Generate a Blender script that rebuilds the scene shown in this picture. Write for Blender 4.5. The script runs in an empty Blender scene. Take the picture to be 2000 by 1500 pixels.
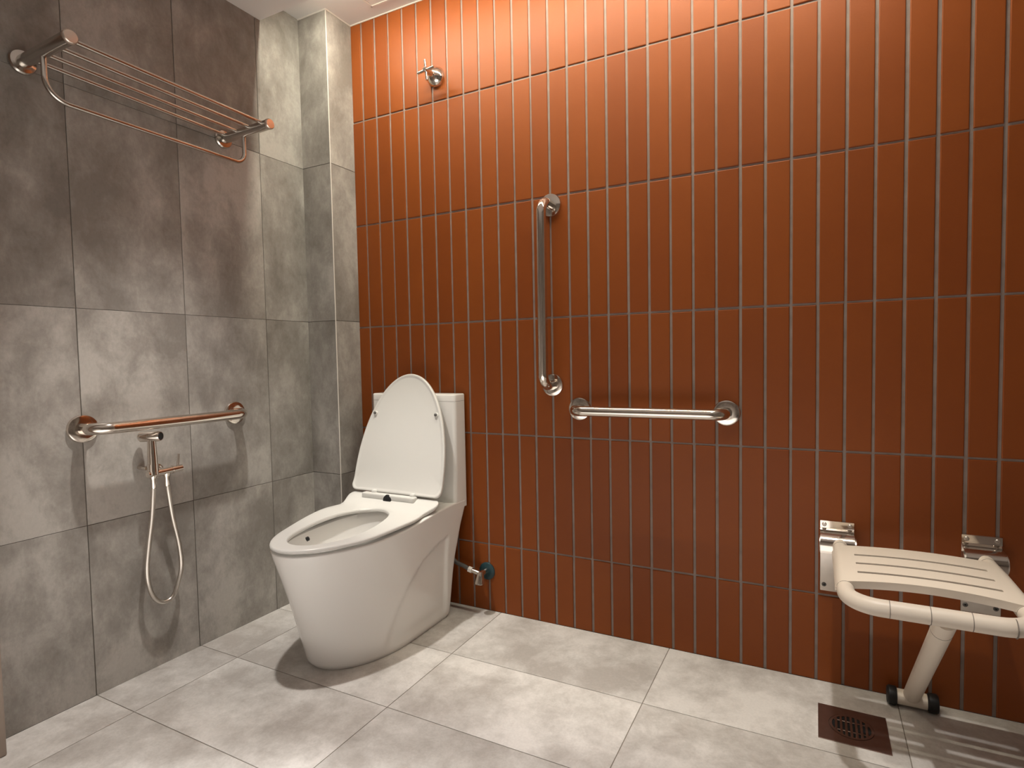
import bpy, bmesh, math, random
from mathutils import Vector, Matrix

random.seed(7)
scene = bpy.context.scene
COL = scene.collection
PI = math.pi

# ------------------------------------------------------------------ camera
CAM_POS = Vector((1.60281, -1.77522, 0.92824))
F_PX, PP_X = 1114.8, 28.19
YAW, PITCH, ROLL = 0.4690, -0.0460, 0.0183


def cam_rot(a, b, g):
    return Matrix.Rotation(a, 3, 'Z') @ Matrix.Rotation(b, 3, 'X') @ Matrix.Rotation(g, 3, 'Y')


R = cam_rot(YAW, PITCH, ROLL)
cam_data = bpy.data.cameras.new('camera')
cam = bpy.data.objects.new('camera', cam_data)
COL.objects.link(cam)
cx, cf, cu = R.col[0], R.col[1], R.col[2]
M = Matrix(((cx[0], cu[0], -cf[0], CAM_POS[0]),
            (cx[1], cu[1], -cf[1], CAM_POS[1]),
            (cx[2], cu[2], -cf[2], CAM_POS[2]),
            (0, 0, 0, 1)))
cam.matrix_world = M
cam_data.sensor_fit = 'HORIZONTAL'
cam_data.sensor_width = 36.0
cam_data.lens = F_PX / 2000 * 36.0
cam_data.shift_x = -PP_X / 2000
cam_data.clip_start = 0.02
scene.camera = cam

# ------------------------------------------------------------------ world, lamps, exposure
world = bpy.data.worlds.new('world')
scene.world = world
world.use_nodes = True
bg = world.node_tree.nodes['Background']
bg.inputs['Color'].default_value = (1.0, 0.93, 0.86, 1)
bg.inputs['Strength'].default_value = 0.02

scene.view_settings.view_transform = 'Standard'
scene.view_settings.look = 'None'
scene.view_settings.exposure = 0.0
scene.view_settings.gamma = 1.0
scene.view_settings.use_curve_mapping = False


def area_lamp(name, loc, direction, power, color, shape='DISK', size=0.06, size_y=None, spread=180):
    d = bpy.data.lights.new(name, 'AREA')
    d.shape = shape
    d.size = size
    if size_y:
        d.size_y = size_y
    d.energy = power
    d.color = color
    d.spread = math.radians(spread)
    o = bpy.data.objects.new(name, d)
    o.location = loc
    o.rotation_euler = Vector(direction).to_track_quat('-Z', 'Y').to_euler()
    COL.objects.link(o)
    return o


def spot_lamp(name, loc, direction, power, color, cone, blend, radius=0.028):
    d = bpy.data.lights.new(name, 'SPOT')
    d.energy = power
    d.color = color
    d.spot_size = math.radians(cone)
    d.spot_blend = blend
    d.shadow_soft_size = radius
    o = bpy.data.objects.new(name, d)
    o.location = loc
    o.rotation_euler = Vector(direction).to_track_quat('-Z', 'Y').to_euler()
    COL.objects.link(o)
    return o


WARM = (1.0, 0.95, 0.88)
SOFFIT_Z = 2.167
CEIL_Z = 2.257
spot_lamp('downlight_over_toilet', (0.29, -0.74, SOFFIT_Z - 0.01), (0, 0, -1), 96.0, WARM, 62, 0.7)
spot_lamp('downlight_over_shower_seat', (1.63, -0.74, SOFFIT_Z - 0.01), (0, 0, -1), 84.0, WARM, 60, 0.9)
spot_lamp('added_fill_spot', (1.0, -1.95, SOFFIT_Z - 0.01), (0, 0, -1), 740.0, (1.0, 0.97, 0.93), 62, 0.6)  # added unseen lamp behind the camera; its bounce off floor and walls is fill
area_lamp('recess_strip_light', (0.90, -0.297, CEIL_Z - 0.022), (0, 0.12, -1), 17.5, (1.0, 0.94, 0.75),
          shape='RECTANGLE', size=1.8, size_y=0.008, spread=180)


# ------------------------------------------------------------------ materials
def new_mat(name):
    m = bpy.data.materials.new(name)
    m.use_nodes = True
    nt = m.node_tree
    b = nt.nodes['Principled BSDF']
    return m, nt, b


def simple(name, color, rough=0.4, metal=0.0, spec=0.5, coat=0.0, noise=0.0, scale=60, bump=0.0):
    m, nt, b = new_mat(name)
    b.inputs['Base Color'].default_value = (*color, 1)
    b.inputs['Roughness'].default_value = rough
    b.inputs['Metallic'].default_value = metal
    b.inputs['Specular IOR Level'].default_value = spec
    b.inputs['Coat Weight'].default_value = coat
    b.inputs['Coat Roughness'].default_value = 0.08
    tc = nt.nodes.new('ShaderNodeTexCoord')
    n = nt.nodes.new('ShaderNodeTexNoise')
    n.inputs['Scale'].default_value = scale
    n.inputs['Detail'].default_value = 4
    nt.links.new(tc.outputs['Object'], n.inputs['Vector'])
    if noise > 0:
        mr = nt.nodes.new('ShaderNodeMapRange')
        mr.inputs['To Min'].default_value = 1 - noise
        mr.inputs['To Max'].default_value = 1 + noise
        nt.links.new(n.outputs['Fac'], mr.inputs['Value'])
        mx = nt.nodes.new('ShaderNodeMix')
        mx.data_type = 'RGBA'
        mx.blend_type = 'MULTIPLY'
        mx.inputs[0].default_value = 1
        mx.inputs[6].default_value = (*color, 1)
        nt.links.new(mr.outputs['Result'], mx.inputs[7])
        nt.links.new(mx.outputs[2], b.inputs['Base Color'])
    if bump > 0:
        bp = nt.nodes.new('ShaderNodeBump')
        bp.inputs['Strength'].default_value = bump
        bp.inputs['Distance'].default_value = 0.001
        nt.links.new(n.outputs['Fac'], bp.inputs['Height'])
        nt.links.new(bp.outputs['Normal'], b.inputs['Normal'])
    return m


def concrete(name, dark, mid, light, scale=1.0, stretch=(1, 1, 1), rough=0.55, contrast=1.0, tint=0.10, bump=0.06):
    """cement-look porcelain tile: cloudy large patches, brushed streaks and pale flecks, another offset on each tile"""
    m, nt, b = new_mat(name)
    N, L = nt.nodes, nt.links
    tc = N.new('ShaderNodeTexCoord')
    at = N.new('ShaderNodeAttribute')
    at.attribute_name = 'tile'
    off = N.new('ShaderNodeVectorMath')
    off.operation = 'SCALE'
    off.inputs[0].default_value = (13.7, 7.3, 9.1)
    L.new(at.outputs['Fac'], off.inputs['Scale'])
    add = N.new('ShaderNodeVectorMath')
    add.operation = 'ADD'
    L.new(tc.outputs['Object'], add.inputs[0])
    L.new(off.outputs['Vector'], add.inputs[1])
    mp = N.new('ShaderNodeMapping')
    mp.inputs['Scale'].default_value = [s * scale for s in stretch]
    L.new(add.outputs['Vector'], mp.inputs['Vector'])

    def noise(sc, det, rgh, dist=0.0):
        n = N.new('ShaderNodeTexNoise')
        n.inputs['Scale'].default_value = sc
        n.inputs['Detail'].default_value = det
        n.inputs['Roughness'].default_value = rgh
        n.inputs['Distortion'].default_value = dist
        L.new(mp.outputs['Vector'], n.inputs['Vector'])
        return n
    n1 = noise(3.0, 8, 0.62, 0.15)
    n2 = noise(9.0, 8, 0.72, 0.25)
    n3 = noise(120, 3, 0.6)
    mixn = N.new('ShaderNodeMath')
    mixn.operation = 'MULTIPLY_ADD'
    mixn.inputs[1].default_value = 0.42
    L.new(n2.outputs['Fac'], mixn.inputs[0])
    s1 = N.new('ShaderNodeMath')
    s1.operation = 'MULTIPLY'
    s1.inputs[1].default_value = 0.62
    L.new(n1.outputs['Fac'], s1.inputs[0])
    L.new(s1.outputs[0], mixn.inputs[2])
    r = N.new('ShaderNodeValToRGB')
    c = 0.13 / contrast
    e = r.color_ramp.elements
    e[0].position = 0.52 - c
    e[0].color = (*dark, 1)
    e[1].position = 0.52 + c
    e[1].color = (*light, 1)
    em = e.new(0.52)
    em.color = (*mid, 1)
    L.new(mixn.outputs[0], r.inputs['Fac'])
    # tile to tile shade and fine grain
    mr = N.new('ShaderNodeMapRange')
    mr.inputs['To Min'].default_value = 1 - tint
    mr.inputs['To Max'].default_value = 1 + tint
    L.new(at.outputs['Fac'], mr.inputs['Value'])
    gr = N.new('ShaderNodeMapRange')
    gr.inputs['From Min'].default_value = 0.3
    gr.inputs['From Max'].default_value = 0.7
    gr.inputs['To Min'].default_value = 0.95
    gr.inputs['To Max'].default_value = 1.05
    L.new(n3.outputs['Fac'], gr.inputs['Value'])
    mm = N.new('ShaderNodeMath')
    mm.operation = 'MULTIPLY'
    L.new(mr.outputs['Result'], mm.inputs[0])
    L.new(gr.outputs['Result'], mm.inputs[1])
    mx = N.new('ShaderNodeMix')
    mx.data_type = 'RGBA'
    mx.blend_type = 'MULTIPLY'
    mx.inputs[0].default_value = 1
    L.new(r.outputs['Color'], mx.inputs[6])
    L.new(mm.outputs[0], mx.inputs[7])
    L.new(mx.outputs[2], b.inputs['Base Color'])
    b.inputs['Roughness'].default_value = rough
    b.inputs['Specular IOR Level'].default_value = 0.35
    bp = N.new('ShaderNodeBump')
    bp.inputs['Strength'].default_value = bump
    bp.inputs['Distance'].default_value = 0.002
    L.new(n3.outputs['Fac'], bp.inputs['Height'])
    L.new(bp.outputs['Normal'], b.inputs['Normal'])
    return m


def orange_glaze():
    m, nt, b = new_mat('orange_tile')
    N, L = nt.nodes, nt.links
    at = N.new('ShaderNodeAttribute')
    at.attribute_name = 'tile'
    tc = N.new('ShaderNodeTexCoord')
    n = N.new('ShaderNodeTexNoise')
    n.inputs['Scale'].default_value = 7
    n.inputs['Detail'].default_value = 5
    L.new(tc.outputs['Object'], n.inputs['Vector'])
    ad = N.new('ShaderNodeMath')
    ad.operation = 'MULTIPLY_ADD'
    ad.inputs[1].default_value = 0.5
    L.new(n.outputs['Fac'], ad.inputs[0])
    h = N.new('ShaderNodeMath')
    h.operation = 'MULTIPLY'
    h.inputs[1].default_value = 0.5
    L.new(at.outputs['Fac'], h.inputs[0])
    L.new(h.outputs[0], ad.inputs[2])
    r = N.new('ShaderNodeValToRGB')
    e = r.color_ramp.elements
    e[0].position, e[0].color = 0.15, (0.206, 0.046, 0.0055, 1)
    e[1].position, e[1].color = 0.85, (0.252, 0.061, 0.0075, 1)
    L.new(ad.outputs[0], r.inputs['Fac'])
    L.new(r.outputs['Color'], b.inputs['Base Color'])
    b.inputs['Roughness'].default_value = 0.48
    b.inputs['Specular IOR Level'].default_value = 0.30
    n2 = N.new('ShaderNodeTexNoise')
    n2.inputs['Scale'].default_value = 220
    n2.inputs['Detail'].default_value = 2
    L.new(tc.outputs['Object'], n2.inputs['Vector'])
    bp = N.new('ShaderNodeBump')
    bp.inputs['Strength'].default_value = 0.12
    bp.inputs['Distance'].default_value = 0.001
    L.new(n2.outputs['Fac'], bp.inputs['Height'])
    L.new(bp.outputs['Normal'], b.inputs['Normal'])
    return m


M_ORANGE = orange_glaze()
M_GROUT = simple('orange_wall_grout', (0.27, 0.215, 0.19), 0.9, noise=0.35, scale=26, bump=0.3)
M_WALL = concrete('grey_wall_tile', (0.235, 0.217, 0.197), (0.325, 0.305, 0.280), (0.450, 0.427, 0.396),
                  scale=1.0, stretch=(1.2, 1.2, 0.8), contrast=1.45, tint=0.12)
M_WGROUT = simple('grey_wall_joint', (0.13, 0.112, 0.095), 0.9)
M_FLOOR = concrete('floor_tile', (0.44, 0.41, 0.385), (0.56, 0.535, 0.51), (0.70, 0.675, 0.65),
                   scale=1.35, stretch=(1, 1, 1), rough=0.45, contrast=1.35, tint=0.06)
M_FGROUT = simple('floor_joint', (0.24, 0.21, 0.18), 0.9)
M_CEIL = simple('ceiling_paint', (0.74, 0.72, 0.70), 0.85, noise=0.03, scale=8)
M_SEALANT = simple('white_sealant', (0.75, 0.71, 0.66), 0.6)
M_CERAMIC = simple('white_ceramic', (0.86, 0.845, 0.82), 0.16, spec=0.5, coat=0.25, noise=0.01, scale=5)
M_PLASTIC = simple('white_seat_plastic', (0.71, 0.70, 0.675), 0.28, spec=0.45, noise=0.01, scale=5)
M_CHROME = simple('polished_steel', (0.72, 0.66, 0.60), 0.11, 1.0, noise=0.03, scale=30)
M_RACK = simple('warm_polished_steel', (0.62, 0.59, 0.55), 0.18, 1.0, noise=0.03, scale=30)
M_SATIN = simple('satin_steel', (0.62, 0.57, 0.52), 0.34, 1.0, noise=0.10, scale=55)
M_DRAIN = simple('brushed_drain_steel', (0.36, 0.27, 0.24), 0.38, 1.0, noise=0.12, scale=70)
M_HOSE = simple('steel_hose', (0.66, 0.62, 0.57), 0.28, 1.0)
M_CREAM = simple('cream_nylon', (0.70, 0.62, 0.53), 0.42, spec=0.4, noise=0.02, scale=20)
M_SEAM = simple('grey_seam', (0.20, 0.17, 0.145), 0.7)
M_BLACK = simple('black_rubber', (0.010, 0.010, 0.011), 0.5)
M_GREYRUB = simple('grey_rubber', (0.10, 0.095, 0.09), 0.5)
M_TEAL = simple('dark_teal_cap', (0.012, 0.045, 0.055), 0.4)
M_JAMB = simple('painted_door_frame', (0.33, 0.27, 0.225), 0.6, noise=0.04, scale=10)
M_HOLE = simple('drain_hole', (0.006, 0.005, 0.005), 0.9)


# ------------------------------------------------------------------ mesh helpers
def finish(name, bm, mats, parent=None, smooth=None, loc=None):
    bmesh.ops.recalc_face_normals(bm, faces=bm.faces[:])
    me = bpy.data.meshes.new(name)
    bm.to_mesh(me)
    bm.free()
    for m in (mats if isinstance(mats, (list, tuple)) else [mats]):
        me.materials.append(m)
    if smooth is not None:
        me.polygons.foreach_set('use_smooth', [True] * len(me.polygons))
        me.set_sharp_from_angle(angle=math.radians(smooth))
    o = bpy.data.objects.new(name, me)
    COL.objects.link(o)
    if parent is not None:
        o.parent = parent
        root = parent
        off = Vector()
        while root is not None:
            off += root.location
            root = root.parent
        # geometry is written in room coordinates; children sit relative to the thing's base
        me.transform(Matrix.Translation(-off))
    if loc is not None:
        o.location = loc
        me.transform(Matrix.Translation(-Vector(loc)))
    return o


def thing(name, label, cat, loc, group=None):
    o = bpy.data.objects.new(name, None)
    o.empty_display_size = 0.05
    o.location = loc
    COL.objects.link(o)
    o['label'] = label
    o['category'] = cat
    if group:
        o['group'] = group
    return o


def structure(o):
    o['kind'] = 'structure'
    return o


def add_box(bm, lo, hi, bev=0.0, seg=2):
    lo, hi = Vector(lo), Vector(hi)
    r = bmesh.ops.create_cube(bm, size=1.0)
    vs = r['verts']
    for v in vs:
        v.co = Vector([lo[i] + (v.co[i] + 0.5) * (hi[i] - lo[i]) for i in range(3)])
    if bev > 0:
        es = list({e for v in vs for e in v.link_edges})
        bmesh.ops.bevel(bm, geom=es, offset=bev, segments=seg, affect='EDGES', profile=0.5)


def frame_of(t, up=None):
    t = t.normalized()
    a = up if up is not None else (Vector((0, 0, 1)) if abs(t.z) < 0.9 else Vector((1, 0, 0)))
    u = (a - a.dot(t) * t).normalized()
    return u, t.cross(u)


def add_tube(bm, pts, r, seg=20, caps=True, radii=None):
    pts = [Vector(p) for p in pts]
    n = len(pts)
    rings = []
    u = None
    for i, p in enumerate(pts):
        t = (pts[min(i + 1, n - 1)] - pts[max(i - 1, 0)]).normalized()
        if u is None:
            u, v = frame_of(t)
        else:
            u = (u - u.dot(t) * t).normalized()
            v = t.cross(u)
        rr = radii[i] if radii else r
        rings.append([bm.verts.new(p + rr * (math.cos(2 * PI * k / seg) * u + math.sin(2 * PI * k / seg) * v))
                      for k in range(seg)])
    for a, b in zip(rings, rings[1:]):
        for k in range(seg):
            bm.faces.new((a[k], a[(k + 1) % seg], b[(k + 1) % seg], b[k]))
    if caps:
        bm.faces.new(rings[0][::-1])
        bm.faces.new(rings[-1])


def rounded_path(corners, rad, n=10):
    """polyline with filleted corners"""
    c = [Vector(p) for p in corners]
    out = [c[0]]
    for i in range(1, len(c) - 1):
        a, b, d = c[i - 1], c[i], c[i + 1]
        u, v = (a - b).normalized(), (d - b).normalized()
        ang = u.angle(v)
        rr = rad[i - 1] if isinstance(rad, (list, tuple)) else rad
        tl = rr / math.tan(ang / 2)
        p0, p1 = b + u * tl, b + v * tl
        cen = b + (u + v).normalized() * (rr / math.sin(ang / 2))
        w0, w1 = (p0 - cen), (p1 - cen)
        tot = w0.angle(w1)
        for k in range(n + 1):
            s = k / n
            q = (math.sin((1 - s) * tot) * w0 + math.sin(s * tot) * w1) / math.sin(tot)
            out.append(cen + q)
    out.append(c[-1])
    return out


def spline(pts, n=8):
    p = [Vector(a) for a in pts]
    p = [p[0] * 2 - p[1]] + p + [p[-1] * 2 - p[-2]]
    out = []
    for i in range(1, len(p) - 2):
        for k in range(n):
            t = k / n
            a, b, c, d = p[i - 1], p[i], p[i + 1], p[i + 2]
            out.append(0.5 * (2 * b + (c - a) * t + (2 * a - 5 * b + 4 * c - d) * t * t + (3 * b - a - 3 * c + d) * t ** 3))
    out.append(p[-2])
    return out


def add_lathe(bm, origin, axis, prof, seg=40):
    """prof: list of (radius, distance along axis); closed at both ends"""
    origin, axis = Vector(origin), Vector(axis).normalized()
    u, v = frame_of(axis)
    rings = []
    for r, h in prof:
        c = origin + axis * h
        if r < 1e-6:
            rings.append([bm.verts.new(c)])
        else:
            rings.append([bm.verts.new(c + r * (math.cos(2 * PI * k / seg) * u + math.sin(2 * PI * k / seg) * v))
                          for k in range(seg)])
    for a, b in zip(rings, rings[1:]):
        for k in range(seg):
            k2 = (k + 1) % seg
            if len(a) == 1 and len(b) == 1:
                continue
            if len(a) == 1:
                bm.faces.new((a[0], b[k2], b[k]))
            elif len(b) == 1:
                bm.faces.new((a[k], a[k2], b[0]))
            else:
                bm.faces.new((a[k], a[k2], b[k2], b[k]))
    if len(rings[0]) > 1:
        bm.faces.new(rings[0][::-1])
    if len(rings[-1]) > 1:
        bm.faces.new(rings[-1])


def bridge(bm, a, b, closed=True):
    n = len(a)
    for k in range(n if closed else n - 1):
        k2 = (k + 1) % n
        bm.faces.new((a[k], a[k2], b[k2], b[k]))


def smooth01(t):
    t = max(0.0, min(1.0, t))
    return t * t * (3 - 2 * t)


def interp(tab, z):
    if z <= tab[0][0]:
        return tab[0][1]
    for (a, va), (b, vb) in zip(tab, tab[1:]):
        if z <= b:
            t = (z - a) / (b - a)
            return va + (vb - va) * t
    return tab[-1][1]


# ------------------------------------------------------------------ tiled surfaces
def tiled(name, O, U, V, Nn, us, vs, ju, jv, mats, depth=0.004, bev=0.0015, thick=0.08, wobble=0.0, seg=1):
    """a slab whose face carries individually bevelled tiles over a recessed joint plane"""
    O, U, V, Nn = map(Vector, (O, U, V, Nn))
    bm = bmesh.new()
    lay = bm.faces.layers.float.new('tile')

    def P(u, v, h):
        return bm.verts.new(O + U * u + V * v + Nn * h)
    # backing slab with the joint colour
    u0, u1, v0, v1 = us[0], us[-1], vs[0], vs[-1]
    f = [P(u0, v0, -depth), P(u1, v0, -depth), P(u1, v1, -depth), P(u0, v1, -depth)]
    g = [P(u0, v0, -thick), P(u1, v0, -thick), P(u1, v1, -thick), P(u0, v1, -thick)]
    fs = [bm.faces.new(f), bm.faces.new(g[::-1])]
    for k in range(4):
        fs.append(bm.faces.new((f[k], g[k], g[(k + 1) % 4], f[(k + 1) % 4])))
    for x in fs:
        x.material_index = 1
    rnd = random.Random(hash(name) % 1000 if False else len(name) * 31)
    for j in range(len(vs) - 1):
        for i in range(len(us) - 1):
            a, b = us[i], us[i + 1]
            c, d = vs[j], vs[j + 1]
            if b - a < ju * 1.2 or d - c < jv * 1.2:
                continue
            wa, wb, wc, wd = [rnd.uniform(-wobble, wobble) for _ in range(4)]
            a += (ju / 2 if i > 0 else 0) + wa
            b -= (ju / 2 if i < len(us) - 2 else 0) + wb
            c += (jv / 2 if j > 0 else 0) + wc
            d -= (jv / 2 if j < len(vs) - 2 else 0) + wd
            h = rnd.uniform(-wobble, wobble) * 0.6
            t = rnd.random()
            ring0 = [P(a, c, -depth - 0.001), P(b, c, -depth - 0.001), P(b, d, -depth - 0.001), P(a, d, -depth - 0.001)]
            rings = [ring0]
            for ins, hh in ((0, -bev), (bev * 0.3, -bev * 0.3), (bev, 0)):
                rings.append([P(a + ins, c + ins, hh + h), P(b - ins, c + ins, hh + h),
                              P(b - ins, d - ins, hh + h), P(a + ins, d - ins, hh + h)])
            for r0, r1 in zip(rings, rings[1:]):
                for k in range(4):
                    x = bm.faces.new((r0[k], r0[(k + 1) % 4], r1[(k + 1) % 4], r1[k]))
                    x[lay] = t
            x = bm.faces.new(rings[-1])
            x[lay] = t
    bm.normal_update()
    me = bpy.data.meshes.new(name)
    bm.to_mesh(me)
    bm.free()
    for m in mats:
        me.materials.append(m)
    o = bpy.data.objects.new(name, me)
    COL.objects.link(o)
    return structure(o)


W = 0.067
XL, XC, YC = -0.1996, -0.0531, -0.1290
X_R, Y_F = 2.72, -2.75

ux = [XC] + [i * W for i in range(0, 41) if i * W < X_R - 0.02] + [X_R]
vz = [0.0, 0.2482, 0.6551, 1.0625, 1.4681, 1.8774, CEIL_Z]
tiled('wall_back', (0, 0, 0), (1, 0, 0), (0, 0, 1), (0, -1, 0), ux, vz, 0.0078, 0.0060, [M_ORANGE, M_GROUT],
      depth=0.0035, bev=0.0022, wobble=0.0006)

zt = [0.0, 0.4844, 1.0857, 1.6855, CEIL_Z]
ys = [-0.129 + 0.002, -0.3255, -0.6280, -0.9316]
yl = [YC] + ys[1:]
while yl[-1] > Y_F + 0.31:
    yl.append(yl[-1] - 0.3035)
yl.append(Y_F)
tiled('wall_left', (XL, 0, 0), (0, 1, 0), (0, 0, 1), (1, 0, 0), yl[::-1], zt, 0.0022, 0.0013, [M_WALL, M_WGROUT],
      depth=0.002, bev=0.0008, wobble=0.0004)

# boxed-in corner column: front face and side face
tiled('wall_column_front', (0, YC, 0), (1, 0, 0), (0, 0, 1), (0, -1, 0), [XL - 0.03, XC - 0.0008], zt, 0.002, 0.002,
      [M_WALL, M_WGROUT], depth=0.002, bev=0.0008, thick=0.02)
tiled('wall_column_side', (XC, 0, 0), (0, 1, 0), (0, 0, 1), (1, 0, 0), [YC + 0.0008, 0.02], zt, 0.002, 0.002,
      [M_WALL, M_WGROUT], depth=0.002, bev=0.0008, thick=0.02)
bm = bmesh.new()
add_box(bm, (XC - 0.003, YC - 0.0004, 0.002), (XC + 0.0004, YC + 0.003, CEIL_Z - 0.002), 0.0008, 1)
structure(finish('trim_1', bm, M_SEALANT))

# right wall and the wall behind the camera
yr = [Y_F, -2.4, -1.8, -1.2, -0.6, 0.0]
tiled('wall_right', (X_R, 0, 0), (0, 1, 0), (0, 0, 1), (-1, 0, 0), yr, zt, 0.0022, 0.0022, [M_WALL, M_WGROUT],
      depth=0.002, bev=0.0008)
tiled('wall_front', (0, Y_F, 0), (1, 0, 0), (0, 0, 1), (0, 1, 0), [XL, 0.4, 1.0, 1.6, 2.2, X_R], zt, 0.0022, 0.0022,
      [M_WALL, M_WGROUT], depth=0.002, bev=0.0008)

# floor
fx = [XL, -0.021, 0.583, 1.194, 1.800, 2.406, X_R]
fy = [0.0, -0.318, -0.6235, -0.930]
while fy[-1] > Y_F + 0.31:
    fy.append(fy[-1] - 0.3045)
fy.append(Y_F)
tiled('floor', (0, 0, 0), (1, 0, 0), (0, 1, 0), (0, 0, 1), fx, fy[::-1], 0.0022, 0.0022, [M_FLOOR, M_FGROUT],
      depth=0.0015, bev=0.0006, thick=0.1)

# ceiling: raised slot along the orange wall, dropped soffit over the rest of the room
bm = bmesh.new()
SOFFIT_Y = -0.303
prof = [(0.02, CEIL_Z), (SOFFIT_Y, CEIL_Z), (SOFFIT_Y, SOFFIT_Z), (Y_F - 0.02, SOFFIT_Z), (Y_F - 0.02, CEIL_Z + 0.12),
        (0.02, CEIL_Z + 0.12)]
a = [bm.verts.new((XL - 0.05, y, z)) for y, z in prof]
b = [bm.verts.new((X_R + 0.05, y, z)) for y, z in prof]
bridge(bm, a, b)
bm.faces.new(a)
bm.faces.new(b[::-1])
structure(finish('ceiling', bm, M_CEIL))
# pale sealant bead where the slot ceiling meets tiled walls
bm = bmesh.new()
s = 0.004
add_box(bm, (XC + s, -s, CEIL_Z - s), (X_R, 0.0005, CEIL_Z + 0.001), 0.001, 1)
add_box(bm, (XC - 0.0005, YC, CEIL_Z - s), (XC + s, 0.0, CEIL_Z + 0.001), 0.001, 1)
add_box(bm, (XL, YC - s, CEIL_Z - s), (XC + s, YC + 0.0005, CEIL_Z + 0.001), 0.001, 1)
structure(finish('trim_2', bm, M_SEALANT))

# door frame standing at the very left of the view
bm = bmesh.new()
add_box(bm, (XL, -1.262, 0.0), (-0.120, -1.161, 2.05), 0.004, 2)
structure(finish('trim_3', bm, M_JAMB))

# access hatch in the slot ceiling
t = thing('access_hatch', 'small flat white hatch panel set in the raised strip of ceiling', 'hatch', (0.26, -0.17, CEIL_Z))
bm = bmesh.new()
x0, x1, y0, y1 = 0.108, 0.42, -0.28, -0.056
for lo, hi in (((x0, y0), (x1, y0 + 0.008)), ((x0, y1 - 0.008), (x1, y1)), ((x0, y0), (x0 + 0.008, y1)), ((x1 - 0.008, y0), (x1, y1))):
    add_box(bm, (lo[0], lo[1], CEIL_Z - 0.004), (hi[0], hi[1], CEIL_Z + 0.001), 0.001, 1)
finish('frame', bm, M_SEALANT, t)
bm = bmesh.new()
add_box(bm, (x0 + 0.011, y0 + 0.011, CEIL_Z - 0.002), (x1 - 0.011, y1 - 0.011, CEIL_Z + 0.001), 0.001, 1)
finish('panel', bm, M_CEIL, t)

# ------------------------------------------------------------------ toilet
TX = 0.264


def outline(w, yf, ys_, yb, rc, n=2.15, wb=None, na=30, ns=40, nc=6, nb=8):
    """plan outline, counter-clockwise from the front tip round the right side; symmetric about TX"""
    wb = w if wb is None else wb
    e = 2.0 / n
    half = []
    for k in range(na + 1):
        ph = PI / 2 * k / na
        half.append((w * math.sin(ph) ** e if k else 0.0, ys_ - (ys_ - yf) * (math.cos(ph) ** e if k < na else 0.0)))
    yend = yb - rc
    for k in range(1, ns + 1):
        s_ = k / ns
        half.append((w + (wb - w) * smooth01(s_), ys_ + (yend - ys_) * s_))
    for k in range(1, nc + 1):
        a_ = PI / 2 * k / nc
        half.append((wb - rc + rc * math.cos(a_), yend + rc * math.sin(a_)))
    for k in range(1, nb + 1):
        half.append(((wb - rc) * (1 - k / nb), yb))
    left = [(-x, y) for x, y in half[1:-1]][::-1]
    return [(TX + x, y) for x, y in half + left]


def rim_z(y):
    return 0.384 + 0.030 * smooth01((y + 0.50) / 0.40)


toilet = thing('toilet', 'white one-piece toilet with its lid up, standing in the corner', 'toilet', (TX, -0.34, 0))

crescent = [(-0.02, 0.32), (-0.131, 0.303), (-0.20, 0.287), (-0.271, 0.258), (-0.341, 0.197), (-0.386, 0.14), (-0.424, 0.069), (-0.44, 0.0)]


def crescent_y(z):
    tab = sorted([(zz, yy) for yy, zz in crescent])
    return interp(tab, z)


bm = bmesh.new()
loops = []
NZ = 64
w_t = [(0, .155), (0.012, .163), (0.05, .166), (0.2, .172), (0.3, .182), (0.36, .191), (0.39, .196)]
f_t = [(0, -.560), (0.012, -.570), (0.05, -.580), (0.2, -.625), (0.3, -.658), (0.36, -.679), (0.39, -.687)]
wb_t = [(0, .155), (0.012, .163), (0.05, .166), (0.2, .173), (0.3, .184), (0.36, .192), (0.39, .1935)]
b_t = [(0, -.095), (0.02, -.088), (0.15, -.070), (0.3, -.035), (0.37, -.012), (0.4, -.008)]
for j in range(NZ + 1):
    zz = 0.384 * j / NZ
    if j < 6:
        zz = [0, 0.002, 0.005, 0.009, 0.014, 0.020][j]
    elif j < NZ - 4:
        zz = 0.02 + (0.376 - 0.02) * (j - 5) / (NZ - 10)
    else:
        zz = [0.3775, 0.3795, 0.3815, 0.3830, 0.384][j - (NZ - 4)]
    ins = {NZ: 0.005, NZ - 1: 0.0022, NZ - 2: 0.0008}.get(j, 0.0)
    w = interp(w_t, zz) - ins
    yf = interp(f_t, zz) + ins
    yb = interp(b_t, zz)
    pts = outline(w, yf, -0.30 + 0.03 * zz / 0.384, yb, 0.022, n=2.03, wb=interp(wb_t, zz) - ins)
    ring = []
    for x, y in pts:
        zq = zz / 0.384 * rim_z(y)
        side = 1 if x > TX else -1
        # shallow crescent-shaped recess in the skirt, closed at the back by an upright ridge
        yc = crescent_y(zq)
        d = smooth01((y - yc) / 0.02) * (1 - smooth01((y + 0.135) / 0.018)) * smooth01((0.315 - zq) / 0.03) * smooth01(zq / 0.05)
        if abs(x - TX) > 0.1:
            x -= side * 0.008 * d
        ring.append(bm.verts.new((x, y, zq)))
    loops.append(ring)
for a, b in zip(loops, loops[1:]):
    bridge(bm, a, b)
bm.faces.new(loops[0][::-1])
# rim, opening and bowl
OC = (TX + 0.002, -0.452)


def opening(a, b, pts):
    out = []
    for x, y in pts:
        dx, dy = x - OC[0], y - OC[1]
        ang = math.atan2(dx / b, dy / a)
        out.append((OC[0] + b * math.sin(ang), OC[1] + a * math.cos(ang)))
    return out


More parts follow.
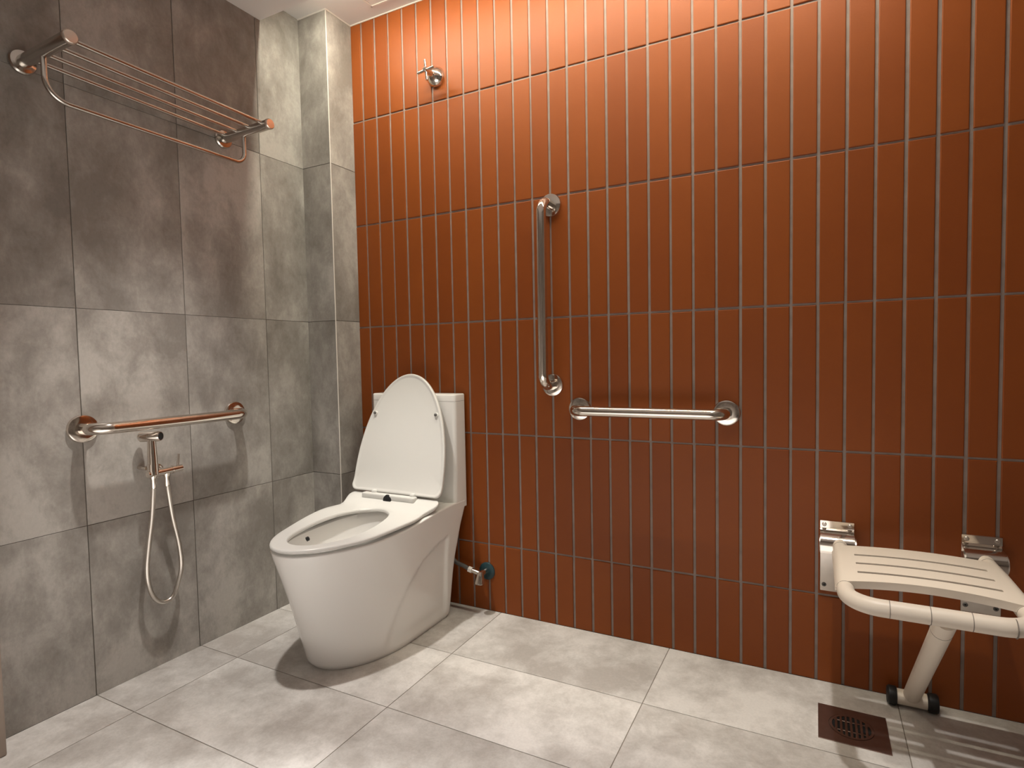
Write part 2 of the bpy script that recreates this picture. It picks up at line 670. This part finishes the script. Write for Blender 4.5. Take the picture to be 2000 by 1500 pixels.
base = [(v.co.x, v.co.y) for v in loops[-1]]
prev = loops[-1]
for a_, b_, dz in ((0.205, 0.130, 0.0), (0.198, 0.123, -0.004), (0.196, 0.121, -0.02), (0.192, 0.118, -0.05), (0.180, 0.108, -0.085),
                   (0.150, 0.088, -0.125), (0.110, 0.062, -0.158), (0.075, 0.045, -0.178)):
    pp = opening(a_, b_, base)
    ring = [bm.verts.new((x, y + (0.02 if dz < -0.1 else 0), (rim_z(y) if dz > -0.03 else 0.388) + dz)) for x, y in pp]
    bridge(bm, prev, ring)
    prev = ring
bm.faces.new(prev)
body = finish('body', bm, M_CERAMIC, toilet, smooth=50)

# cistern
bm = bmesh.new()
TW = 0.192
rows = []
for z, yf, ww in ((0.388, -0.098, TW), (0.42, -0.090, TW), (0.50, -0.085, TW), (0.65, -0.082, TW), (0.776, -0.080, TW)):
    ring = []
    rc = 0.014
    cs = [(TW - rc, yf + rc, -PI / 2), (TW - rc, -0.008 - rc, 0), (-TW + rc, -0.008 - rc, PI / 2), (-TW + rc, yf + rc, PI)]
    for cx_, cy_, a0 in cs:
        for k in range(7):
            a_ = a0 + PI / 2 * k / 6
            ring.append(bm.verts.new((TX + cx_ + rc * math.cos(a_), cy_ + rc * math.sin(a_), z)))
    rows.append(ring)
for a, b in zip(rows, rows[1:]):
    bridge(bm, a, b)
bm.faces.new(rows[0][::-1])
bm.faces.new(rows[-1])
finish('cistern', bm, M_CERAMIC, toilet, smooth=50)
bm = bmesh.new()
rows = []
for z, ins in ((0.7768, 0.0), (0.7966, 0.0), (0.7995, 0.0009), (0.8012, 0.0024), (0.802, 0.005)):
    ring = []
    rc = 0.014 - ins
    yf = -0.0802 + ins
    cs = [(TW - 0.014, yf + rc, -PI / 2), (TW - 0.014, -0.008 - ins - rc, 0), (-TW + 0.014, -0.008 - ins - rc, PI / 2), (-TW + 0.014, yf + rc, PI)]
    for cx_, cy_, a0 in cs:
        for k in range(7):
            a_ = a0 + PI / 2 * k / 6
            ring.append(bm.verts.new((TX + cx_ + rc * math.cos(a_), cy_ + rc * math.sin(a_), z)))
    rows.append(ring)
for a, b in zip(rows, rows[1:]):
    bridge(bm, a, b)
bm.faces.new(rows[0][::-1])
bm.faces.new(rows[-1])
finish('cistern_lid', bm, M_CERAMIC, toilet, smooth=50)

# seat ring, swept up at the hinge end


def seat_z(y):
    return 0.404 + 0.012 * smooth01((y + 0.55) / 0.22) + 0.031 * min(1.0, max(0.0, (y + 0.285) / 0.095)) ** 1.7


SEAT_T = 0.013
so = outline(0.197, -0.688, -0.275, -0.190, 0.022, n=2.0, wb=0.203)
bm = bmesh.new()
prev = None
first = None
cen = Vector((TX, -0.44))


so = [(TX + (x - TX) * (1 - 0.075 * math.exp(-((y + 0.262) / 0.042) ** 2)), y) for x, y in so]


def ring_at(pts, dz, inset):
    out = []
    for x, y in pts:
        d = Vector((x, y)) - cen
        q = Vector((x, y)) - d.normalized() * inset
        out.append(bm.verts.new((q.x, q.y, seat_z(q.y) + dz)))
    return out


outer = [ring_at(so, -SEAT_T, 0.006), ring_at(so, -SEAT_T + 0.004, 0.0005), ring_at(so, -0.005, 0.0), ring_at(so, -0.0015, 0.0015),
         ring_at(so, 0.0, 0.005)]
for k in range(1, 5):   # intermediate loops so that the sweep bends smoothly
    inner_pts = opening(0.187, 0.113, so)
    f_ = k / 5
    outer.append([bm.verts.new((x0 + (x1 - x0) * f_, y0 + (y1 - y0) * f_,
                                seat_z(y0 + (y1 - y0) * f_)))
                  for (x0, y0), (x1, y1) in zip([(v.co.x, v.co.y) for v in outer[4]], inner_pts)])
for a_, b_, dz in ((0.187, 0.113, -0.0005), (0.184, 0.110, -0.004), (0.184, 0.110, -SEAT_T + 0.003), (0.187, 0.113, -SEAT_T)):
    outer.append([bm.verts.new((x, y, seat_z(y) + dz)) for x, y in opening(a_, b_, so)])
for a, b in zip(outer, outer[1:]):
    bridge(bm, a, b)
bridge(bm, outer[-1], outer[0])
seat = finish('seat', bm, M_PLASTIC, toilet, smooth=45)

# hinge cover with its dark button
hy, hz = -0.197, 0.448
bm = bmesh.new()
add_box(bm, (TX - 0.130, hy - 0.022, hz - 0.016), (TX + 0.105, hy + 0.004, hz + 0.004), 0.005, 3)
for sx in (-0.085, 0.088):
    add_box(bm, (TX + sx - 0.010, hy - 0.010, hz - 0.014), (TX + sx + 0.010, hy + 0.008, hz + 0.014), 0.005, 2)
hinge = finish('hinge_cover', bm, M_PLASTIC, toilet, smooth=45)
bm = bmesh.new()
add_lathe(bm, (TX - 0.010, hy - 0.0195, hz - 0.013), (0, -1, 0.25), [(0.018, 0), (0.018, 0.004), (0.016, 0.0055), (0, 0.006)], 28)
o = finish('button', bm, M_BLACK, hinge, smooth=40)
o['label'] = 'black round button'

# raised lid
P0 = Vector((TX, -0.192, 0.452))
P1 = Vector((TX, -0.083, 0.877))
LV = (P1 - P0).normalized()
LL = (P1 - P0).length
LN = Vector((1, 0, 0)).cross(LV).normalized()     # towards the viewer
if LN.y > 0:
    LN = -LN


def lid_outline(ins):
    n_, arc, w = 2.0, 0.38, 0.199
    e = 2.0 / n_
    half = []
    for k in range(33):
        ph = PI / 2 * k / 32
        half.append((w * (math.sin(ph) ** e if k else 0.0), LL - arc + arc * (math.cos(ph) ** e if k < 32 else 0)))
    s_end = 0.022
    for k in range(1, 13):
        t_ = k / 12
        half.append((w + 0.001 * t_, (LL - arc) + (s_end - (LL - arc)) * t_))
    for k in range(1, 7):
        a_ = PI / 2 * k / 6
        half.append((w + 0.001 - 0.022 + 0.022 * math.cos(a_), s_end - 0.022 * math.sin(a_)))
    for k in range(1, 9):
        half.append(((w - 0.021) * (1 - k / 8), 0.0))
    full = half + [(-x, y) for x, y in half[1:-1]][::-1]
    c0 = Vector((0, LL * 0.48))
    out = []
    for x, y in full:
        d = Vector((x, y)) - c0
        q = Vector((x, y)) - d.normalized() * ins
        out.append(q)
    return out


bm = bmesh.new()
LT = 0.016


def lid_ring(ins, h):
    out = []
    for q in lid_outline(ins):
        curl = 0.012 * (1 - smooth01(q.y / 0.05))      # lower edge rolls towards the hinge
        out.append(bm.verts.new(P0 + Vector((q.x, 0, 0)) + LV * q.y + LN * (h + curl * 0.6)))
    return out


rings = [lid_ring(0.008, -LT), lid_ring(0.002, -LT + 0.003), lid_ring(0, -LT + 0.007), lid_ring(0, -0.004), lid_ring(0.0015, -0.001),
         lid_ring(0.004, 0), lid_ring(0.008, -0.0006), lid_ring(0.0115, -0.0026), lid_ring(0.016, -0.003), lid_ring(0.06, -0.003), lid_ring(0.12, -0.003)]
for a, b in zip(rings, rings[1:]):
    bridge(bm, a, b)
bm.faces.new(rings[0][::-1])
bm.faces.new(rings[-1])
lid = finish('lid', bm, M_PLASTIC, toilet, smooth=45)
for sx in (-1, 1):
    c = P0 + Vector((sx * 0.139, 0, 0)) + LV * 0.288
    bm = bmesh.new()
    add_lathe(bm, c - LN * 0.004, LN, [(0.0085, 0), (0.0085, 0.004), (0.0075, 0.0055), (0.0062, 0.006)], 24)
    bp = finish('bumper', bm, M_PLASTIC, lid, smooth=40)
    bm = bmesh.new()
    add_lathe(bm, c + LN * 0.001, LN, [(0.0052, 0), (0.0052, 0.005), (0.004, 0.0062), (0, 0.0066)], 20)
    o = finish('pad', bm, M_GREYRUB, bp, smooth=40)
    o['label'] = 'grey rubber pad'
# dark stopper on the near left inside of the bowl
bm = bmesh.new()
add_lathe(bm, (0.186, -0.515, 0.374), (0.6, 0.5, 0.35), [(0.0, -0.004), (0.007, -0.004), (0.007, 0.003), (0.005, 0.005), (0, 0.0055)], 20)
o = finish('stopper', bm, M_BLACK, toilet, smooth=40)
o['label'] = 'small black stopper inside the bowl'

# ------------------------------------------------------------------ stop valve and supply hose
sv = thing('stop_valve', 'chrome stop valve on the orange wall low beside the toilet', 'valve', (0.528, 0, 0.147))
bm = bmesh.new()
add_lathe(bm, (0.528, 0.003, 0.147), (0, -1, 0), [(0.032, 0), (0.032, 0.006), (0.029, 0.009), (0.016, 0.011)], 36)
o = finish('wall_flange', bm, M_TEAL, sv, smooth=40)
o['label'] = 'dark teal wall flange'
bm = bmesh.new()
add_tube(bm, [(0.528, -0.005, 0.150), (0.528, -0.058, 0.150)], 0.011, 20)
add_tube(bm, [(0.528, -0.045, 0.150), (0.487, -0.047, 0.160)], 0.009, 18)
finish('valve_body', bm, M_CHROME, sv, smooth=40)
bm = bmesh.new()
add_lathe(bm, (0.528, -0.047, 0.158), (0.05, -0.35, -1), [(0.012, 0), (0.0135, 0.008), (0.019, 0.036), (0.0185, 0.042), (0.014, 0.045), (0, 0.046)], 28)
knob = finish('handle', bm, M_CHROME, sv, smooth=40)
bm = bmesh.new()
add_lathe(bm, (0.5243, -0.066, 0.1330), (-0.12, -0.95, 0.28), [(0.0045, 0), (0.0045, 0.003), (0, 0.0034)], 16)
o = finish('marker', bm, simple('blue_marker', (0.05, 0.05, 0.22), 0.4), knob, smooth=40)
o['label'] = 'dark blue dot'
bm = bmesh.new()
add_tube(bm, [(0.492, -0.047, 0.159), (0.478, -0.0475, 0.1625)], 0.0115, 6)
nut = finish('nut', bm, M_CERAMIC, sv, smooth=30)
bm = bmesh.new()
add_tube(bm, spline([(0.480, -0.0475, 0.162), (0.455, -0.047, 0.171), (0.425, -0.046, 0.178), (0.395, -0.045, 0.20)], 6), 0.0075, 14)
o = finish('supply_hose', bm, M_GREYRUB, sv, smooth=40)

# ------------------------------------------------------------------ grab bars


def flange(bm, c, n, r=0.0385):
    c = Vector(c)
    n = Vector(n)
    add_lathe(bm, c - n * 0.003, n, [(r, 0), (r, 0.008), (r * 0.96, 0.0115), (r * 0.86, 0.013), (r * 0.52, 0.0145)], 48)


def grab_bar(name, label, a, b, n, loc, stand=0.080, rad=0.0165, mat=M_CHROME):
    g = thing(name, label, 'grab bar', loc, 'wall grab bars')
    a, b, n = Vector(a), Vector(b), Vector(n)
    bm = bmesh.new()
    add_tube(bm, rounded_path([a + n * 0.008, a + n * stand, b + n * stand, b + n * 0.008], 0.042, 14), rad, 28)
    finish('bar', bm, mat, g, smooth=50)
    for c in (a, b):
        bm = bmesh.new()
        flange(bm, c, n)
        finish('wall_flange', bm, mat, g, smooth=35)
    return g


grab_bar('grab_bar', 'vertical steel grab bar on the orange tiled wall', (0.808, 0, 1.437), (0.806, 0, 0.834), (0, -1, 0), (0.807, 0, 1.136))
grab_bar('grab_bar', 'horizontal steel grab bar on the orange tiled wall', (0.903, 0, 0.755), (1.369, 0, 0.754), (0, -1, 0), (1.136, 0, 0.7545))
grab_bar('grab_bar', 'steel grab bar on the grey wall above the hand spray', (XL, -0.932, 0.755), (XL, -0.470, 0.756), (1, 0, 0), (XL, -0.70, 0.755), stand=0.070)

# ------------------------------------------------------------------ towel rack
rack = thing('towel_rack', 'steel towel shelf high on the grey wall with a hanging rail', 'towel rack', (XL, -0.746, 1.69))
ends = []
for y, zw, zt_ in ((-1.022, 1.700, 1.703), (-0.471, 1.688, 1.694)):
    bm = bmesh.new()
    add_lathe(bm, (XL - 0.003, y, zw), (1, 0, 0), [(0.030, 0), (0.030, 0.010), (0.027, 0.014), (0.020, 0.0155), (0.018, 0.016)], 40)
    finish('wall_flange', bm, M_RACK, rack, smooth=35)
    bm = bmesh.new()
    add_tube(bm, [(XL + 0.010, y, zw), (0.030, y, zt_)], 0.0155, 28)
    arm = finish('arm', bm, M_RACK, rack, smooth=40)
    bm = bmesh.new()
    add_lathe(bm, (0.029, y, zt_), (1, 0, 0), [(0.0165, 0), (0.0165, 0.006), (0.014, 0.009), (0, 0.010)], 28)
    finish('end_cap', bm, simple('satin_cap', (0.80, 0.70, 0.62), 0.3, 1.0), arm, smooth=40)
    ends.append((y, zw, zt_))
for x in (0.004, -0.057, -0.118, -0.176):
    t_ = (x - XL) / (0.03 - XL)
    bm = bmesh.new()
    p = [(x, y, zw + (zt_ - zw) * t_ + 0.008) for y, zw, zt_ in ends]
    add_tube(bm, p, 0.0062, 16)
    finish('shelf_bar', bm, M_RACK, rack, smooth=50)
bm = bmesh.new()
xr = -0.092
add_tube(bm, rounded_path([(xr, -1.022, 1.700), (xr, -1.022, 1.592), (xr, -0.471, 1.588), (xr, -0.471, 1.690)], [0.05, 0.035], 12), 0.0068, 18)
finish('hanging_rail', bm, M_RACK, rack, smooth=50)

# ------------------------------------------------------------------ hand spray
hs = thing('hand_spray', 'steel bidet hand spray with looped hose on the grey wall', 'bidet spray', (XL, -0.75, 0.6))
HX = -0.150
bm = bmesh.new()
add_tube(bm, [(XL - 0.002, -0.742, 0.604), (HX, -0.742, 0.604)], 0.011, 20)
add_lathe(bm, (XL - 0.002, -0.742, 0.604), (1, 0, 0), [(0.022, 0), (0.022, 0.006), (0.019, 0.009), (0.011, 0.010)], 32)
add_tube(bm, [(HX, -0.794, 0.604), (HX, -0.693, 0.6075)], 0.0105, 24)
add_tube(bm, [(HX, -0.722, 0.6065), (HX, -0.718, 0.6067)], 0.0118, 24)
valve = finish('valve', bm, M_CHROME, hs, smooth=40)
bm = bmesh.new()
add_tube(bm, [(HX, -0.704, 0.610), (HX + 0.003, -0.702, 0.652)], 0.0035, 14, radii=[0.004, 0.0032])
finish('lever', bm, M_CHROME, valve, smooth=40)
bm = bmesh.new()
add_tube(bm, [(HX + 0.002, -0.7785, 0.602), (HX + 0.001, -0.7785, 0.655), (HX, -0.7785, 0.700), (HX, -0.7785, 0.716)], 0.0105, 22,
         radii=[0.0135, 0.0130, 0.0115, 0.011])
spray = finish('spray_handle', bm, M_CHROME, hs, smooth=40)
bm = bmesh.new()
add_lathe(bm, (HX - 0.032, -0.793, 0.715), (0.86, 0.42, 0.02), [(0.012, 0), (0.0155, 0.004), (0.0150, 0.058), (0.0125, 0.063)], 28)
head = finish('spray_head', bm, M_CHROME, spray, smooth=40)
bm = bmesh.new()
ax = Vector((0.86, 0.42, 0.02)).normalized()
add_lathe(bm, Vector((HX - 0.032, -0.793, 0.715)) + ax * 0.0615, ax, [(0.0110, 0), (0.0110, 0.002), (0.010, 0.003), (0, 0.0033)], 24)
o = finish('nozzle_face', bm, M_BLACK, spray, smooth=40)
o['label'] = 'black nozzle face'
# holder that carries the handle
bm = bmesh.new()
add_tube(bm, [(XL - 0.001, -0.790, 0.622), (HX - 0.010, -0.790, 0.622)], 0.006, 16)
add_tube(bm, [(HX, -0.7785, 0.612), (HX, -0.7785, 0.634)], 0.0152, 24)
finish('holder', bm, M_CHROME, hs, smooth=40)
bm = bmesh.new()
hp = [(-0.150, -0.7785, 0.600), (-0.152, -0.7785, 0.560), (-0.158, -0.783, 0.474), (-0.163, -0.792, 0.399), (-0.165, -0.800, 0.324), (-0.165, -0.797, 0.269),
      (-0.165, -0.782, 0.226), (-0.165, -0.757, 0.205), (-0.165, -0.728, 0.213), (-0.165, -0.707, 0.26), (-0.165, -0.698, 0.306), (-0.165, -0.703, 0.372),
      (-0.163, -0.719, 0.457), (-0.157, -0.732, 0.539), (-0.151, -0.738, 0.575), (-0.150, -0.739, 0.600)]
add_tube(bm, spline(hp, 8), 0.0066, 18)
hose = finish('hose', bm, M_HOSE, hs, smooth=60)
bm = bmesh.new()
for y in (-0.7785, -0.739):
    add_lathe(bm, (HX, y, 0.600), (0, 0, -1), [(0.0095, -0.004), (0.0095, 0.010), (0.0075, 0.014), (0.0078, 0.036), (0.0068, 0.040)], 20)
finish('hose_nut', bm, M_CHROME, hose, smooth=40)

# ------------------------------------------------------------------ wall stopcock high on the orange wall
tap = thing('wall_stopcock', 'chrome cross-handle stopcock high on the orange tiled wall', 'tap', (0.355, 0, 1.963))
bm = bmesh.new()
c0 = Vector((0.355, 0.003, 1.963))
add_lathe(bm, c0, (0, -1, 0), [(0.037, 0), (0.0365, 0.006), (0.033, 0.016), (0.026, 0.024), (0.017, 0.030), (0.012, 0.032)], 40)
finish('wall_flange', bm, M_CHROME, tap, smooth=60)
bm = bmesh.new()
add_tube(bm, [c0 + Vector((0, -0.028, 0)), c0 + Vector((0, -0.070, 0))], 0.009, 20, radii=[0.0105, 0.0085])
finish('spindle', bm, M_CHROME, tap, smooth=40)
bm = bmesh.new()
hc = c0 + Vector((0, -0.066, 0))
ang = math.radians(6)
for k in range(2):
    d = Vector((math.cos(ang + k * PI / 2), 0, math.sin(ang + k * PI / 2)))
    add_tube(bm, [hc - d * 0.036, hc + d * 0.036], 0.0048, 14)
add_lathe(bm, hc + Vector((0, 0.006, 0)), (0, -1, 0), [(0.0095, 0), (0.0095, 0.012), (0.007, 0.015), (0, 0.0155)], 24)
finish('cross_handle', bm, M_CHROME, tap, smooth=40)

# ------------------------------------------------------------------ floor drain
dr = thing('floor_drain', 'square steel floor drain with a round slotted grate below the shower seat', 'drain', (1.690, -0.197, 0))
x0, x1, y0, y1 = 1.613, 1.765, -0.272, -0.122
DC = Vector((1.686, -0.199))
bm = bmesh.new()
NS = 48
ri = 0.050
outer_, inner_, rim_ = [], [], []
for k in range(NS):
    a_ = 2 * PI * k / NS
    d = Vector((math.cos(a_), math.sin(a_)))
    tx = ((x1 if d.x > 0 else x0) - DC.x) / d.x if abs(d.x) > 1e-6 else 1e9
    ty = ((y1 if d.y > 0 else y0) - DC.y) / d.y if abs(d.y) > 1e-6 else 1e9
    q = DC + d * min(tx, ty)
    outer_.append(q)
    inner_.append(DC + d * ri)
# put the corners in exactly
for cxx, cyy in ((x0, y0), (x0, y1), (x1, y0), (x1, y1)):
    k = min(range(NS), key=lambda i: (outer_[i] - Vector((cxx, cyy))).length)
    outer_[k] = Vector((cxx, cyy))
H = 0.0022
ra = [bm.verts.new((q.x, q.y, -0.002)) for q in outer_]
rb = [bm.verts.new((q.x, q.y, H)) for q in outer_]
rc_ = [bm.verts.new((q.x, q.y, H)) for q in inner_]
rd = [bm.verts.new((q.x, q.y, 0.0004)) for q in inner_]
for a, b in ((ra, rb), (rb, rc_), (rc_, rd)):
    bridge(bm, a, b)
bm.faces.new(rd)
bm.faces.new(ra[::-1])
plate = finish('plate', bm, M_DRAIN, dr)
bm = bmesh.new()
add_lathe(bm, (DC.x, DC.y, 0.0004), (0, 0, 1), [(0.044, 0), (0.044, 0.0006)], 40)
o = finish('dark_opening', bm, M_HOLE, dr)
bm = bmesh.new()
ro, rr = 0.0485, 0.0425
for k in range(40):
    pass
add_lathe_pts = []
ringo = []
for r_, h_ in ((ro, 0.0006), (ro, 0.0030), (rr, 0.0030), (rr, 0.0006)):
    ringo.append([bm.verts.new((DC.x + r_ * math.cos(2 * PI * k / 48), DC.y + r_ * math.sin(2 * PI * k / 48), h_)) for k in range(48)])
for a, b in zip(ringo, ringo[1:] + ringo[:1]):
    bridge(bm, a, b)
for q in (-0.033, -0.022, -0.011, 0.0, 0.011, 0.022, 0.033):
    L_ = math.sqrt(rr * rr - q * q)
    add_box(bm, (DC.x + q - 0.0028, DC.y - L_ - 0.002, 0.0008), (DC.x + q + 0.0028, DC.y + L_ + 0.002, 0.0028), 0.0007, 1)
for q in (-0.020, 0.020):
    L_ = math.sqrt(rr * rr - q * q)
    add_box(bm, (DC.x - L_, DC.y + q - 0.002, 0.0008), (DC.x + L_, DC.y + q + 0.002, 0.0026), 0.0006, 1)
finish('grate', bm, M_DRAIN, dr, smooth=40)

# ------------------------------------------------------------------ folding shower seat
ss = thing('shower_seat', 'cream folding shower seat with steel hinges on the orange wall', 'shower seat', (1.82, 0, 0.4))
BX = (1.658, 1.977)
TR = 0.0175
TZ = 0.408
for bx in BX:
    # hinge plate bent from one strip: top tab, barrel, long lower plate
    bm = bmesh.new()
    hw = 0.041
    pr = [(-0.003, 0.461), (-0.003, 0.440), (-0.010, 0.434), (-0.030, 0.431), (-0.047, 0.424), (-0.054, 0.412), (-0.055, 0.396), (-0.055, 0.386)]
    prof2 = spline([Vector((0, y, z)) for y, z in pr[2:]], 4)
    path = [Vector((0, y, z)) for y, z in pr[:2]] + prof2
    th = 0.003
    rows_ = []
    for i, p in enumerate(path):
        t_ = (path[min(i + 1, len(path) - 1)] - path[max(i - 1, 0)]).normalized()
        nn = Vector((0, -t_.z, t_.y))
        q0, q1 = p, p + nn * -th
        rows_.append([bm.verts.new((bx - hw, q0.y, q0.z)), bm.verts.new((bx + hw, q0.y, q0.z)),
                      bm.verts.new((bx + hw, q1.y, q1.z)), bm.verts.new((bx - hw, q1.y, q1.z))])
    for a, b in zip(rows_, rows_[1:]):
        bridge(bm, a, b)
    bm.faces.new(rows_[0])
    bm.faces.new(rows_[-1][::-1])
    br = finish('hinge_cover', bm, M_CHROME, ss, smooth=35)
    bm = bmesh.new()
    add_tube(bm, [(bx - hw - 0.002, -0.030, 0.402), (bx + hw + 0.004, -0.030, 0.402)], 0.0225, 28)
    finish('hinge_barrel', bm, M_SATIN, ss, smooth=40)
    bm = bmesh.new()
    add_box(bm, (bx - hw, -0.004, 0.262), (bx + hw, 0.0005, 0.461), 0.0018, 2)
    pl = finish('wall_plate', bm, M_SATIN, ss, smooth=40)
    for sx, sz in ((-0.031, 0.451), (0.031, 0.451), (-0.031, 0.280), (0.031, 0.280)):
        bm = bmesh.new()
        y_ = -0.0055 if sz > 0.4 else -0.0035
        add_lathe(bm, (bx + sx, y_ + 0.003, sz), (0, -1, 0), [(0.006, 0), (0.0058, 0.004), (0.004, 0.0055), (0.0022, 0.0055), (0.0018, 0.0035), (0, 0.0035)], 20)
        finish('screw', bm, M_GREYRUB if sz < 0.4 else M_SATIN, pl, smooth=40)
# U-shaped tube
FY = -0.442
bm = bmesh.new()
AX0, AX1 = 1.664, 1.976
path = rounded_path([(AX0, -0.044, TZ), (AX0, FY, TZ), (AX1, FY, TZ), (AX1, -0.044, TZ)], 0.062, 16)
add_tube(bm, path, TR, 28)
tube = finish('frame_tube', bm, M_CREAM, ss, smooth=50)
for c, ax in (((1.738, FY, TZ), (1, 0, 0)), ((1.806, FY, TZ), (1, 0, 0)), ((1.872, FY, TZ), (1, 0, 0)), ((1.938, FY, TZ), (1, 0, 0)),
              ((AX0, FY + 0.080, TZ), (0, 1, 0)), ((AX1, FY + 0.080, TZ), (0, 1, 0)), ((AX0, -0.075, TZ), (0, 1, 0)), ((AX1, -0.075, TZ), (0, 1, 0))):
    bm = bmesh.new()
    a = Vector(ax)
    add_lathe(bm, Vector(c) - a * 0.0007, a, [(TR + 0.00025, 0), (TR + 0.00025, 0.0014)], 32)
    finish('seam_ring', bm, M_SEAM, tube)
# moulded seat panel with three open slots, wrapped round both arms
bm = bmesh.new()
NX = 44
yb_, yf_ = -0.100, -0.362
slots = [(-0.183, 0.0055), (-0.245, 0.0055), (-0.306, 0.0055)]
SX0, SX1 = 1.690, 1.950
ycuts = [yb_]
for yc, hw_ in slots:
    ycuts += [yc + hw_, yc - hw_]
ycuts.append(yf_)
xs_ = sorted(set([AX0 - 0.0205 + (AX1 - AX0 + 0.041) * k / NX for k in range(NX + 1)] + [SX0, SX1]))


def pz(x):
    u = (x - AX0) / (AX1 - AX0)
    u = max(0.0, min(1.0, u))
    return 0.428 + 0.007 * (1 - (2 * u - 1) ** 2) - 0.004 * (1 - smooth01(u / 0.12)) * 0 


def py(x, k):
    u = (x - AX0) / (AX1 - AX0)
    bow = 0.016 * (1 - (2 * u - 1) ** 2)
    y = ycuts[k]
    if k == len(ycuts) - 1:
        y += bow
    return y


def edge_drop(x):
    # sides roll down over the tubes
    d = 0.0
    for ax_ in (AX0, AX1):
        s_ = (AX0 - x) if ax_ == AX0 else (x - AX1)
        if s_ > 0:
            r_ = 0.0205
            d = r_ - math.sqrt(max(r_ * r_ - s_ * s_, 0.0))
    return d


PT = 0.016
top, bot = {}, {}
for i, x in enumerate(xs_):
    for k in range(len(ycuts)):
        z = pz(x) - edge_drop(x)
        z -= 0.003 if k in (0, len(ycuts) - 1) else 0
        top[i, k] = bm.verts.new((x, py(x, k), z))
        th_ = PT if k < len(ycuts) - 1 else PT + 0.004
        bot[i, k] = bm.verts.new((x, py(x, k), min(z - 0.004, pz(x) - th_)))
solid = {}
for i in range(len(xs_) - 1):
    for k in range(len(ycuts) - 1):
        is_slot = (k % 2 == 1) and xs_[i] >= SX0 - 1e-6 and xs_[i + 1] <= SX1 + 1e-6
        solid[i, k] = not is_slot
for (i, k), sld in solid.items():
    if not sld:
        continue
    bm.faces.new((top[i, k], top[i + 1, k], top[i + 1, k + 1], top[i, k + 1]))
    bm.faces.new((bot[i, k], bot[i, k + 1], bot[i + 1, k + 1], bot[i + 1, k]))
    if not solid.get((i - 1, k), False):
        bm.faces.new((top[i, k], top[i, k + 1], bot[i, k + 1], bot[i, k]))
    if not solid.get((i + 1, k), False):
        bm.faces.new((top[i + 1, k], bot[i + 1, k], bot[i + 1, k + 1], top[i + 1, k + 1]))
    if not solid.get((i, k - 1), False):
        bm.faces.new((top[i, k], bot[i, k], bot[i + 1, k], top[i + 1, k]))
    if not solid.get((i, k + 1), False):
        bm.faces.new((top[i, k + 1], top[i + 1, k + 1], bot[i + 1, k + 1], bot[i, k + 1]))
bmesh.ops.bevel(bm, geom=[e for e in bm.edges if len(e.link_faces) == 2 and e.calc_face_angle(0) > 1.0], offset=0.002, segments=2,
                affect='EDGES', profile=0.5, clamp_overlap=True)
finish('seat_panel', bm, M_CREAM, ss, smooth=40)
# prop leg and its foot bar
LXc = 1.833
top_p, bot_p = Vector((LXc, FY + 0.004, TZ - 0.006)), Vector((LXc - 0.003, -0.046, 0.036))
bm = bmesh.new()
add_tube(bm, [top_p, bot_p], 0.0195, 28)
leg = finish('prop_leg', bm, M_CREAM, ss, smooth=50)
bm = bmesh.new()
d = (bot_p - top_p).normalized()
add_lathe(bm, top_p + d * 0.055, d, [(0.01975, 0), (0.01975, 0.0014)], 32)
finish('seam_ring', bm, M_SEAM, leg)
bm = bmesh.new()
add_tube(bm, [(LXc - 0.040, -0.040, 0.0235), (LXc + 0.034, -0.040, 0.0235)], 0.019, 28)
foot = finish('foot_bar', bm, M_CREAM, ss, smooth=50)
for xa, xb in ((LXc - 0.058, LXc - 0.036), (LXc + 0.030, LXc + 0.054)):
    bm = bmesh.new()
    add_lathe(bm, (xa, -0.040, 0.0235), (1, 0, 0), [(0.019, 0), (0.0235, 0.004), (0.0235, xb - xa - 0.003), (0.021, xb - xa)], 28)
    o = finish('rubber_end', bm, M_BLACK, foot, smooth=40)
    o['label'] = 'black rubber end'
